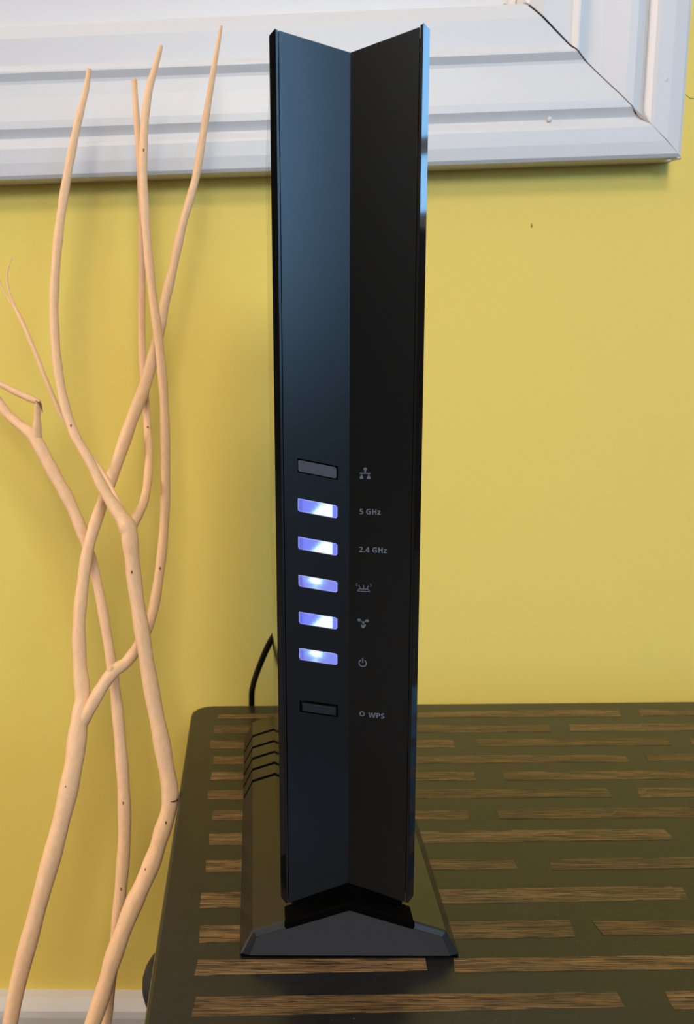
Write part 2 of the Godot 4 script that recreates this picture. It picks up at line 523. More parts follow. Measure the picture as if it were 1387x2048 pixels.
func build_room() -> void:
	var th := 0.12
	var back := walls_with_hole(Vector3(ROOM_L, 0, WALL_Z - th), Vector3(ROOM_R, ROOM_H, WALL_Z), Vector3(-0.629, 0.6595, 0), Vector3(0.1135, 1.685, 0), 0)
	var wb := struct("wall_back", back.mesh(), mats.yellow_paint, "yellow painted wall behind the router and the branches", "wall")
	var nick := MB.new()
	nick.tube([Vector3(0.1186, 0.5592, WALL_Z), Vector3(0.1187, 0.5572, WALL_Z)], [0.00022, 0.0003], 8)
	put("paint_nick", nick.mesh(), mats.pale_edge, wb, "short dark nick in the yellow paint")
	var hair := MB.new()
	hair.tube([Vector3(0.186, 0.6192, WALL_Z), Vector3(0.1925, 0.6190, WALL_Z), Vector3(0.1945, 0.6174, WALL_Z), Vector3(0.199, 0.6168, WALL_Z)], [0.0001, 0.00016, 0.00016, 0.00012], 6)
	put("hairline_crack", hair.mesh(), mats.pale_edge, wb)

	var m := MB.new()
	m = walls_with_hole(Vector3(ROOM_L - th, 0, WALL_Z - th), Vector3(ROOM_L, ROOM_H, ROOM_F + th), Vector3(0, 0.6, -0.16), Vector3(0, 1.9, 0.42), 2)
	struct("wall_left", m.mesh(), mats.far_paint, "dull grey-brown left wall of the room, out of view", "wall")
	m = walls_with_hole(Vector3(ROOM_R, 0, WALL_Z - th), Vector3(ROOM_R + th, ROOM_H, ROOM_F + th), Vector3(0, 0.675, 0.3), Vector3(0, 1.12, 1.25), 2)
	struct("wall_right", m.mesh(), mats.far_paint, "dull grey-brown right wall with a small window, out of view", "wall")
	m = walls_with_hole(Vector3(0.82 - 0.1, 0, ROOM_F), Vector3(ROOM_R + th, ROOM_H, ROOM_F + th), Vector3(0.82, 0.35, 0), Vector3(1.42, 2.1, 0), 0)
	var cut := walls_with_hole(Vector3(ROOM_L - th, 0, ROOM_F), Vector3(0.82 - 0.1, ROOM_H, ROOM_F + th), Vector3(-0.1, 1.4, 0), Vector3(0.46, 2.2, 0), 0)
	for list in [cut]:
		m.v.append_array(list.v)
		m.uv.append_array(list.uv)
		m.sg.append_array(list.sg)
	struct("wall_front", m.mesh(), mats.far_paint, "dull grey-brown wall behind the camera with two windows", "wall")
	m = MB.new()
	m.box(Vector3(ROOM_L - th, ROOM_H, WALL_Z - th), Vector3(ROOM_R + th, ROOM_H + th, ROOM_F + th))
	struct("ceiling", m.mesh(), mats.ceiling_paint, "plain white ceiling", "ceiling")
	m = MB.new()
	m.box(Vector3(ROOM_L - th, -th, WALL_Z - th), Vector3(ROOM_R + th, 0, ROOM_F + th))
	struct("floor", m.mesh(), mats.floor_carpet, "dull grey carpeted floor", "floor")

	# baseboard along the yellow wall: flat board with a rounded upper edge
	m = MB.new()
	var prof := [Vector2(0, 0), Vector2(0.013, 0), Vector2(0.013, 0.0925), Vector2(0.0120, 0.0965), Vector2(0.0095, 0.0995), Vector2(0.006, 0.1018), Vector2(0, 0.1025)]
	var a := []
	var b := []
	for p in prof:
		a.append(Vector3(ROOM_L, p.y, WALL_Z + p.x))
		b.append(Vector3(ROOM_R, p.y, WALL_Z + p.x))
	m.loft([a, b])
	struct("baseboard_back", m.mesh(), mats.baseboard_paint, "off-white baseboard at the foot of the yellow wall, lower left", "baseboard")

	# the windows that light the room: frame, middle bars, pane
	var w2 := struct_root("window_2", "white framed window in the right wall, outside the view", "window")
	window_bars(w2, Vector3(ROOM_R + 0.04, 0.675, 0.3), Vector3(ROOM_R + 0.08, 1.12, 1.25), 2, 0.378)
	var w5 := struct_root("window_5", "white framed high window in the middle of the wall behind the camera", "window")
	window_bars(w5, Vector3(-0.1, 1.4, ROOM_F + 0.04), Vector3(0.46, 2.2, ROOM_F + 0.08), 0, 0.5)
	var w4 := struct_root("window_4", "white framed window in the left wall, outside the view", "window")
	window_bars(w4, Vector3(ROOM_L - 0.08, 0.6, -0.16), Vector3(ROOM_L - 0.04, 1.9, 0.42), 2, 0.5)
	# the lamp on the ceiling: shallow drum with a glowing underside and the light it gives
	var lamp := thing("ceiling_lamp", "round white flush ceiling lamp, out of view", "lamp", LAMP)
	m = MB.new()
	m.tube([Vector3(0, 0, 0), Vector3(0, -0.05, 0)], [0.36, 0.34], 32)
	put("drum", m.mesh(), mats.ceiling_paint, lamp)
	m = MB.new()
	m.tube([Vector3(0, -0.051, 0), Vector3(0, -0.054, 0)], [0.32, 0.31], 32)
	put("diffuser", m.mesh(), mats.lamp_glow, lamp)

	var w3 := struct_root("window_3", "white framed window behind the camera, outside the view", "window")
	window_bars(w3, Vector3(0.82, 0.35, ROOM_F + 0.04), Vector3(1.42, 2.1, ROOM_F + 0.08), 0, 0.6)


func window_bars(root: Node3D, lo: Vector3, hi: Vector3, axis: int, bar: float) -> void:
	var w := 0.035
	var m := MB.new()
	for s in 2:
		var a := lo
		var b := hi
		if s == 0:
			b[axis] = lo[axis] + w
		else:
			a[axis] = hi[axis] - w
		m.box(a, b)
		a = lo
		b = hi
		a[axis] += w
		b[axis] -= w
		if s == 0:
			b.y = lo.y + w
		else:
			a.y = hi.y - w
		m.box(a, b)
	put("window_frame", m.mesh(), mats.white_gloss_paint, root)
	m = MB.new()
	var p := lo
	var q := hi
	p[axis] += w
	q[axis] -= w
	var mid := lerpf(lo.y, hi.y, bar)
	p.y = mid - 0.014
	q.y = mid + 0.014
	m.box(p, q)
	put("sash_bar", m.mesh(), mats.white_gloss_paint, root)
	m = MB.new()
	var across := 0 if axis == 2 else 2
	p = lo
	q = hi
	p[across] = lerpf(lo[across], hi[across], 0.45)
	q[across] = lerpf(lo[across], hi[across], 0.55)
	m.box(p, q)
	put("pane", m.mesh(), mats.window_glass, root)


# profile: x = distance in from the outer edge, y = height above the wall
func casing_profile() -> Array:
	var keys := [Vector2(0, 0), Vector2(0, 0.0135), Vector2(0.0006, 0.0155), Vector2(0.0022, 0.0166), Vector2(0.008, 0.0170), Vector2(0.0150, 0.0168), Vector2(0.0166, 0.0162), Vector2(0.0195, 0.0128), Vector2(0.0205, 0.0124),
		Vector2(0.0222, 0.0132), Vector2(0.0248, 0.0146), Vector2(0.0285, 0.0144), Vector2(0.034, 0.0131), Vector2(0.040, 0.0116), Vector2(0.0465, 0.0106), Vector2(0.0480, 0.0107), Vector2(0.0515, 0.0122), Vector2(0.0525, 0.0121),
		Vector2(0.0545, 0.0102), Vector2(0.0555, 0.0098), Vector2(0.062, 0.0094), Vector2(0.0683, 0.0091), Vector2(0.0692, 0.0088), Vector2(0.0718, 0.0078), Vector2(0.0745, 0.0066), Vector2(0.0758, 0.0050), Vector2(0.0764, 0.0020), Vector2(0.0766, -0.006), Vector2(0.0766, -0.012), Vector2(0.0740, -0.012), Vector2(0.0740, 0)]
	return keys


func build_window_casing() -> void:
	var x0 := -0.702
	var x1 := 0.1860
	var y0 := 0.5868
	var y1 := 1.756
	var prof := casing_profile()
	var rings := {"bottom": [[], []], "right": [[], []], "left": [[], []], "top": [[], []]}
	for p in prof:
		var d: float = p.x
		var z: float = WALL_Z + p.y
		# the mitre at the lower right has opened: wide at its inner end, ragged, nearly shut at the tip
		var open := 0.00025 + 0.0011 * smoothstep(0.012, 0.07, d) + rng.randf_range(-0.0002, 0.00025)
		if d > 0.0195 and d < 0.0225:
			open = 0.0
		open = maxf(open, 0.0)
		rings.bottom[0].append(Vector3(x0 + d, y0 + d, z))
		rings.bottom[1].append(Vector3(x1 - d - open * 0.5, y0 + d, z))
		rings.right[0].append(Vector3(x1 - d, y0 + d + open * 0.5, z))
		rings.right[1].append(Vector3(x1 - d, y1 - d, z))
		rings.left[0].append(Vector3(x0 + d, y0 + d, z))
		rings.left[1].append(Vector3(x0 + d, y1 - d, z))
		rings.top[0].append(Vector3(x0 + d, y1 - d, z))
		rings.top[1].append(Vector3(x1 - d, y1 - d, z))
	var labels := {
		"bottom": "white moulded bottom casing of the window, running across behind router and branches",
		"right": "white moulded upright casing at the right of the window, above the cracked mitre",
		"left": "white moulded upright casing at the left of the window, out of view",
		"top": "white moulded head casing of the window, out of view",
	}
	var n := 1
	for side in ["bottom", "right", "left", "top"]:
		var mb := MB.new()
		mb.loft(rings[side])
		var o := struct("trim_%d" % n, mb.mesh(), mats.white_gloss_paint, labels[side], "window casing")
		n += 1
		if side == "bottom":
			var blob := MB.new()
			blob.ball(Vector3(0.1214, 0.6073, WALL_Z + 0.0140), Vector3(0.0011, 0.0013, 0.0009), 10, 6)
			put("paint_blob", blob.mesh(), mats.white_gloss_paint, o, "small bump of dried paint")
			var line := MB.new()
			# dirt in the open joint, lying below the face
			var pts := []
			var rad := []
			for i in range(4, prof.size() - 6):
				var p: Vector2 = prof[i]
				pts.append(Vector3(x1 - p.x - 0.0003 + rng.randf_range(-0.0002, 0.0002), y0 + p.x, WALL_Z + p.y - 0.0007))
				rad.append(0.00042 + rng.randf_range(0.0, 0.0004))
			line.tube(pts, rad, 6)
			put("mitre_crack", line.mesh(), mats.crack_dark, o, "dark open crack along the mitred corner")
			var tip := MB.new()
			tip.ball(Vector3(x1 - 0.0012, y0 + 0.0002, WALL_Z + 0.0145), Vector3(0.0014, 0.0008, 0.0014), 8, 6)
			tip.ball(Vector3(x1 - 0.0055, y0 - 0.0006, WALL_Z + 0.0135), Vector3(0.0018, 0.0007, 0.001), 8, 6)
			put("chipped_tip", tip.mesh(), mats.baseboard_paint, o, "ragged chipped paint at the corner tip")
		elif side == "right":
			var chip := MB.new()
			chip.ball(Vector3(0.1754, 0.6230, WALL_Z + 0.0166), Vector3(0.0009, 0.0014, 0.0006), 10, 6)
			put("paint_blob", chip.mesh(), mats.white_gloss_paint, o)

	# sash and pane set back inside the casing
	var w := struct_root("window_1", "white window sash and pane set back inside the casing, top of the view", "window")
	var ix0 := -0.627
	var ix1 := 0.1112
	var iy0 := 0.6615
	var iy1 := 1.681
	var sp := [Vector2(0, -0.07), Vector2(0, -0.0115), Vector2(0.0025, -0.0098), Vector2(0.005, -0.0115), Vector2(0.0056, -0.0140), Vector2(0.030, -0.0140), Vector2(0.033, -0.0150), Vector2(0.038, -0.0190), Vector2(0.040, -0.026), Vector2(0.040, -0.07)]
	for s in [[0, 0, 1, 0], [1, 0, 1, 1], [0, 0, 0, 1], [0, 1, 1, 1]]:
		var ra := []
		var rb := []
		for p in sp:
			var d: float = p.x
			ra.append(Vector3(lerpf(ix0 + d, ix1 - d, s[0]), lerpf(iy0 + d, iy1 - d, s[1]), WALL_Z + p.y))
			rb.append(Vector3(lerpf(ix0 + d, ix1 - d, s[2]), lerpf(iy0 + d, iy1 - d, s[3]), WALL_Z + p.y))
		var mb := MB.new()
		mb.loft([ra, rb])
		put("sash_frame", mb.mesh(), mats.white_gloss_paint, w)
	var pane := MB.new()
	pane.box(Vector3(ix0 + 0.036, iy0 + 0.036, WALL_Z - 0.050), Vector3(ix1 - 0.036, iy1 - 0.036, WALL_Z - 0.046))
	put("pane", pane.mesh(), mats.window_glass, w)
	var blind := MB.new()
	blind.box(Vector3(ix0 + 0.042, iy0 + 0.042, WALL_Z - 0.064), Vector3(ix1 - 0.042, iy1 - 0.042, WALL_Z - 0.061))
	put("roller_blind", blind.mesh(), mats.blind_cloth, w, "drawn white roller blind behind the pane")


# ---------------------------------------------------------------- table
func build_table() -> void:
	var t := thing("side_table", "low dark side table with charcoal top and inlaid wood strips", "table", Vector3(0, 0, 0))
	var xl := -0.0614
	var xr := 0.335
	var zb := -0.194
	var zf := 0.12
	var th := 0.016
	# top board with rounded corners and softened upper edge
	var rings := []
	for lv in [[TOP - th, 0.0], [TOP - 0.0012, 0.0], [TOP - 0.0004, 0.0004], [TOP, 0.0014]]:
		var r := 0.011
		var ring := []
		for c in [[xr - r, zf - r, 0.0], [xl + r, zf - r, 90.0], [xl + r, zb + r, 180.0], [xr - r, zb + r, 270.0]]:
			for k in 7:
				var a := deg_to_rad(c[2] + k * 15.0)
				ring.append(Vector3(c[0] + cos(a) * (r - lv[1]), lv[0], c[1] + sin(a) * (r - lv[1])))
		rings.append(ring)
	var mb := MB.new()
	mb.loft(rings)
	var top := put("table_top", mb.mesh(), mats.charcoal_laminate, t)
	# strips of veneer let into the top, each a piece of its own
	var strips := INLAYS.duplicate()
	# the same pattern goes on to the table's right and front edges
	for row in range(-11, 7):
		var zc := row * 0.0157 + 0.0035
		var x := -0.0478 if row > 1 else 0.236 + 0.03 * ((row * 7 + 40) % 3)
		var k := 0
		while x < xr - 0.03:
			var len := 0.055 + 0.012 * ((row * 5 + k * 3 + 60) % 6)
			var xe := minf(x + len, xr - 0.014)
			strips.append([x, zc - 0.0035, xe, zc - 0.0035, xe - 0.001, zc + 0.0035, x - 0.001, zc + 0.0035])
			x = xe + 0.010
			k += 1
	var i := 0
	for s in strips:
		var g := MB.new()
		var lo := []
		var hi := []
		for k in 4:
			lo.append(Vector3(s[2 * k], TOP - 0.001, s[2 * k + 1]))
			hi.append(Vector3(s[2 * k], TOP + 0.00012, s[2 * k + 1]))
		g.loft([lo, hi])
		# grain runs along the strip
		var u0: float = rng.randf() * 0.5
		for k in g.v.size():
			g.uv[k] = Vector2(u0 + g.v[k].x * 5.0, (g.v[k].z - s[1]) / 0.0125 * 0.7 + rng.randi_range(0, 0))
		put("wood_inlay", g.mesh(), [mats.veneer_warm, mats.veneer_mid, mats.veneer_deep][i % 3], top)
		i += 1
	mb = MB.new()
	mb.box(Vector3(xl + 0.003, 0.012, zb + 0.004), Vector3(xr - 0.004, TOP - th, zf - 0.006))
	put("cabinet_body", mb.mesh(), mats.black_cabinet, t)
	for fx in [xl + 0.03, xr - 0.03]:
		for fz in [zb + 0.03, zf - 0.03]:
			mb = MB.new()
			mb.tube([Vector3(fx, 0, fz), Vector3(fx, 0.006, fz), Vector3(fx, 0.013, fz)], [0.013, 0.014, 0.015], 16)
			put("foot", mb.mesh(), mats.black_rubber, t)
	mb = MB.new()
	mb.ball(Vector3(-0.0600, 0.2745, -0.0450), Vector3(0.0122, 0.0125, 0.016), 24, 16)
	put("side_knob", mb.mesh(), mats.black_rubber, t, "rounded black knob on the table's left side")


# ---------------------------------------------------------------- router
# The front is a shallow V: two tall panels that fall back 4.4 mm towards a crease in the middle.
const FOLD := 0.0044
const HALF := 0.0187


func on_panel(x: float, v: float, lift := 0.0, lean := 0.0) -> Vector3:
	# x across the front, v up it, lean: how much a level line rises towards the outer edge
	var z := -FOLD * (1.0 - absf(x) / HALF)
	var n := Vector3(-signf(x) * FOLD, 0, HALF).normalized()
	return Vector3(x, v + lean * absf(x), z) + n * lift


func cell(mb: MB, xa: float, xb: float, va0: float, vb0: float, va1: float, vb1: float, front: float, back: float, lean: float) -> void:
	# a block of the panel: left edge va0..va1, right edge vb0..vb1
	var lo := [on_panel(xa, va0, back, lean), on_panel(xb, vb0, back, lean), on_panel(xb, vb1, back, lean), on_panel(xa, va1, back, lean)]
	var hi := [on_panel(xa, va0, front, lean), on_panel(xb, vb0, front, lean), on_panel(xb, vb1, front, lean), on_panel(xa, va1, front, lean)]
	mb.loft([lo, hi])


const LEAN := 0.258


func build_router() -> void:
	var r := thing("wifi_router", "tall black router with folded front and lit status lights on its stand", "router", Vector3(0, TOP, 0))
	var e := 0.0
	# ---- left panel with openings for six lights and one button
	var holes := [[0.0783, 0.0822], [0.09464, 0.09836], [0.10574, 0.10951], [0.11699, 0.12056], [0.12807, 0.13185], [0.1391, 0.1430], [0.1504, 0.1544]]
	var hx0 := -0.0148
	var hx1 := -0.0033
	var vt := 0.2636
	var vb_out := 0.0193 - LEAN * 0.0186
	var vb_in := 0.0234
	var mb := MB.new()
	var hx := [-0.0186, hx0, hx1, -e]
	var foot := func(x: float) -> float: return lerpf(vb_in, vb_out, -x / 0.0186)
	cell(mb, hx[0], hx[1], foot.call(hx[0]), foot.call(hx[1]), vt, vt, 0, -0.0012, LEAN)
	cell(mb, hx[2], hx[3], foot.call(hx[2]), foot.call(hx[3]), vt, vt, 0, -0.0012, LEAN)
	var low := -1.0
	for h in holes:
		cell(mb, hx0, hx1, foot.call(hx0) if low < 0.0 else low, foot.call(hx1) if low < 0.0 else low, h[0], h[0], 0, -0.0012, LEAN)
		low = h[1]
	cell(mb, hx0, hx1, low, low, vt, vt, 0, -0.0012, LEAN)
	put("front_panel", mb.mesh(), mats.satin_black, r, "left front panel carrying the lights")
	# ---- right panel
	mb = MB.new()
	cell(mb, e, 0.0170, vb_in, 0.0193 - LEAN * 0.0170, vt, vt, 0, -0.0012, LEAN)
	put("front_panel", mb.mesh(), mats.satin_black, r, "dark right front panel carrying the printed symbols")

	# ---- outer rims: narrow flange, then a polished bevel turning back to the side
	for s in [-1.0, 1.0]:
		mb = MB.new()
		var xi := 0.01885 if s < 0.0 else 0.01714
		var xm := 0.0195 if s < 0.0 else 0.0179
		var xo := 0.0211 if s < 0.0 else 0.0197
		var zi := -FOLD * (1.0 - xi / HALF)
		var rear := -0.0075
		# plan of the rim: inner edge, flange, bevel, side, back
		var strip := MB.new()
		cell(strip, s * (xi + 0.00003), s * (xm - 0.00005), 0.0194 - LEAN * xi, 0.0193 - LEAN * xm, 0.2684 - LEAN * xi, 0.2687 - LEAN * xm, 0.0001, -0.0012, LEAN)
		put("edge_strip", strip.mesh(), mats.satin_black, r)
		var plan := [Vector2(xm, -0.0015), Vector2(xm, minf(zi + 0.00025, 0.0003)), Vector2(xo, -0.0004 if s < 0.0 else -0.0009), Vector2(xo, rear), Vector2(xm, rear)]
		var tops := [0.2688, 0.2689, 0.2674, 0.2674, 0.2688]
		var bots := [0.0194, 0.0192, 0.0212, 0.0212, 0.0194]
		var ra := []
		var rb := []
		for k in plan.size():
			ra.append(Vector3(s * plan[k].x, bots[k], plan[k].y))
			rb.append(Vector3(s * plan[k].x, tops[k], plan[k].y))
		mb.loft([ra, rb])
		put("edge_rim", mb.mesh(), mats.bevel_gloss, r)

	# ---- body behind the panels
	mb = MB.new()
	var st := [[-0.0060, 0.0184, 0.2670, 0.0212], [-0.0080, 0.0190, 0.2640, 0.0215], [-0.020, 0.0208, 0.2588, 0.0215], [-0.070, 0.0209, 0.2558, 0.0208], [-0.118, 0.0207, 0.2528, 0.0200], [-0.125, 0.0190, 0.2500, 0.0210]]
	var rings := []
	for q in st:
		var w: float = q[1]
		rings.append([Vector3(-w, q[3], q[0]), Vector3(-w, q[2], q[0]), Vector3(0, q[2] - 0.0052, q[0]), Vector3(w, q[2], q[0]), Vector3(w, q[3], q[0]), Vector3(0, q[3] + 0.0042, q[0])])
	mb.loft(rings)
	put("body", mb.mesh(), mats.gloss_black, r, "glossy black body behind the front panels")

	# ---- lights and button
	var lens_names := ["", "light_left", "light_right", "light_left", "light_right", "light_right", "unlit_lens"]
	for k in range(1, holes.size()):
		mb = MB.new()
		var g := 0.00014 if k < 6 else 0.0003
		var xa := hx0 + g
		var xb := hx1 - g
		var v0: float = holes[k][0] + g
		var v1: float = holes[k][1] - g * (1.0 if k < 6 else 1.6)
		var face := -0.00010 if k < 6 else -0.00035
		var c := 0.00035
		var outline := [Vector2(xa + c, v0), Vector2(xb - c, v0), Vector2(xb, v0 + c), Vector2(xb, v1 - c), Vector2(xb - c, v1), Vector2(xa + c, v1), Vector2(xa, v1 - c), Vector2(xa, v0 + c)]
		var ra := []
		var rb := []
		for p in outline:
			ra.append(on_panel(p.x, p.y, -0.0011, LEAN))
			rb.append(on_panel(p.x, p.y, face, LEAN))
		mb.loft([ra, rb])
		for i in mb.v.size():
			var q: Vector3 = mb.v[i]
			mb.uv[i] = Vector2(clampf((q.x - xa) / (xb - xa), 0.005, 0.995), clampf(1.0 - (q.y + LEAN * q.x - v0) / (v1 - v0), 0.02, 0.98))
		put("indicator_light", mb.mesh(), mats[lens_names[k]], r, "lit blue-white status light" if k < 6 else "unlit grey status light, topmost of the row")
	mb = MB.new()
	var bo := [Vector2(-0.01405, 0.0787), Vector2(-0.0038, 0.0787), Vector2(-0.0038, 0.08135), Vector2(-0.01405, 0.08135)]
	var b0 := []
	var b1 := []
	var b2 := []
	var bi := MB.inset(bo, 0.00022)
	for k in 4:
		b0.append(on_panel(bo[k].x, bo[k].y, -0.0012, LEAN))
		b1.append(on_panel(bo[k].x, bo[k].y, 0.00005, LEAN))
		b2.append(on_panel(bi[k].x, bi[k].y, 0.00025, LEAN))
	mb.loft([b0, b1, b2])
	put("push_button", mb.mesh(), mats.button_satin, r, "raised black push button under the lights")

	build_prints(r)

	# ---- neck that carries the body, with folded underside
	mb = MB.new()
	rings = []
	for q in [[-0.0066, 0.0158], [-0.0074, 0.0172], [-0.010, 0.0178], [-0.110, 0.0178], [-0.114, 0.0160]]:
		var w: float = q[1]
		rings.append([Vector3(-w, roof(w) - 0.001, q[0]), Vector3(-w, 0.0235, q[0]), Vector3(0, 0.0262, q[0]), Vector3(w, 0.0235, q[0]), Vector3(w, roof(w) - 0.001, q[0]), Vector3(0, roof(0) - 0.001, q[0])])
	mb.loft(rings)
	put("neck", mb.mesh(), mats.slot_black, r)

	build_stand(r)


func roof(x: float) -> float:
	return 0.01895 - 0.336 * absf(x)


func stand_ring(z: float, shrink := 0.0, lower := 0.0) -> Array:
	var o := [Vector2(-0.0342, 0.0006), Vector2(-0.0301, 0.0089), Vector2(0, 0.01895), Vector2(0.0299, 0.0089), Vector2(0.0342, 0.0006)]
	if shrink > 0.0:
		o = MB.inset(o, shrink)
	var ring := []
	for p in o:
		var y := maxf(p.y - lower, 0.0006)
		if shrink > 0.0 and p.y < 0.004 and absf(p.x) > 0.03:
			y = 0.0008
		ring.append(Vector3(p.x, y, z))
	return ring


func build_stand(r: Node3D) -> void:
	# the stand is a hollow ridge; five louvre slots are cut across its left and right slopes near the back
	var cuts := [-0.0967, -0.1067, -0.1167, -0.1272, -0.1387]
	var mb := MB.new()
	var z := -0.0014
	for c in cuts:
		mb.loft([stand_ring(z), stand_ring(c + 0.0011)])
		z = c - 0.0011
	mb.loft([stand_ring(z), stand_ring(-0.1535), stand_ring(-0.158, 0.004)])
	var shell := put("stand", mb.mesh(), mats.base_black, r, "ridge-shaped dark stand under the body")
	# bevelled nose in front
	mb = MB.new()
	mb.loft([stand_ring(-0.0014), stand_ring(-0.0008, 0.0004), stand_ring(-0.0001, 0.0018)])
	put("nose_bevel", mb.mesh(), mats.nose_black, shell)
	mb = MB.new()
	mb.loft([stand_ring(-0.0010, 0.0019), stand_ring(0.00005, 0.0019)])
	put("stand_face", mb.mesh(), mats.matte_grey_plastic, shell, "matte dark grey front face of the stand")
	mb = MB.new()
	mb.loft([stand_ring(-0.09, 0.0014), stand_ring(-0.145, 0.0014)])
	put("louvre_core", mb.mesh(), mats.slot_black, shell, "black inside of the louvre slots")
	# black gasket along the ridge where the body plugs in
	mb = MB.new()
	for s in [-1.0, 1.0]:
		var pa := []
		var pb := []
		for k in [0.0, 0.0195]:
			var dst := pa if k == 0.0 else pb
			for q in [Vector2(-0.0021, 0.00014), Vector2(-0.0002, 0.0001), Vector2(0.0005, -0.0006), Vector2(0.0005, -0.0078), Vector2(-0.0021, -0.0078)]:
				dst.append(Vector3(s * k, roof(k) + q.x - 0.0001, q.y))
		mb.loft([pa, pb])
		var tip := []
		for q in pb:
			tip.append(q + Vector3(s * 0.0006, -0.0004, 0) + (Vector3(s * 0.0195, roof(0.0195) - 0.0002, q.z) - q) * 0.6)
		mb.loft([pb, tip])
	put("gasket", mb.mesh(), mats.slot_black, r, "black rubber strip along the ridge")
	mb = MB.new()
	mb.box(Vector3(-0.0338, 0.0, -0.1530), Vector3(0.0338, 0.0007, -0.0004))
	put("foot_pad", mb.mesh(), mats.slot_black, r)


# ---- printed symbols and words on the right panel
func flat_bar(mb: MB, a: Vector2, b: Vector2, w: float) -> void:
	var d := (b - a).normalized()
	var n := Vector2(-d.y, d.x) * w * 0.5
	flat_poly(mb, [a - n, b - n, b + n, a + n])


func flat_poly(mb: MB, o: Array) -> void:
	var lo := []
	var hi := []
	for p in o:
		lo.append(on_panel(p.x, p.y, -0.0001))
		hi.append(on_panel(p.x, p.y, 0.00003))
	mb.loft([lo, hi])


func flat_disc(mb: MB, c: Vector2, rx: float, ry := -1.0, seg := 18) -> void:
	var o := []
	for k in seg:
		o.append(c + Vector2(cos(TAU * k / seg) * rx, sin(TAU * k / seg) * (rx if ry < 0.0 else ry)))
	flat_poly(mb, o)


func flat_arc(mb: MB, c: Vector2, r: float, w: float, a0: float, a1: float, seg := 20) -> void:
	for k in seg:
		var p := deg_to_rad(lerpf(a0, a1, float(k) / seg))
		var q := deg_to_rad(lerpf(a0, a1, float(k + 1) / seg))
		flat_poly(mb, [c + Vector2(cos(p), sin(p)) * (r - w / 2), c + Vector2(cos(p), sin(p)) * (r + w / 2), c + Vector2(cos(q), sin(q)) * (r + w / 2), c + Vector2(cos(q), sin(q)) * (r - w / 2)])


func print_word(r: Node3D, text: String, x: float, y: float, width: float, cap: float) -> void:
	var tm := TextMesh.new()
	var f := SystemFont.new()
	f.font_names = PackedStringArray(["Droid Sans"])
	f.font_weight = 700
	tm.font = f
	tm.text = text
	tm.font_size = 64
	tm.pixel_size = 1.0
	tm.depth = 1.0
	tm.horizontal_alignment = HORIZONTAL_ALIGNMENT_LEFT
	tm.vertical_alignment = VERTICAL_ALIGNMENT_BOTTOM
	var box := tm.get_aabb()
	var o := MeshInstance3D.new()
	o.name = part_name(r, "printed_word")
	o.mesh = tm
	o.material_override = mats.print_grey
	var n := Vector3(-FOLD, 0, HALF).normalized()
	var ax := Vector3(n.z, 0, -n.x)
	var sx := width / n.z / box.size.x
	var sy := cap / box.size.y
	var basis_ := Basis(ax * sx, Vector3.UP * sy, n * 0.0001)
	o.transform = Transform3D(basis_, on_panel(x, y, 0.00002) - basis_ * Vector3(box.position.x, box.position.y, box.end.z - 0.4))
	o.set_meta("label", "grey printed word " + text)
	r.add_child(o, true)


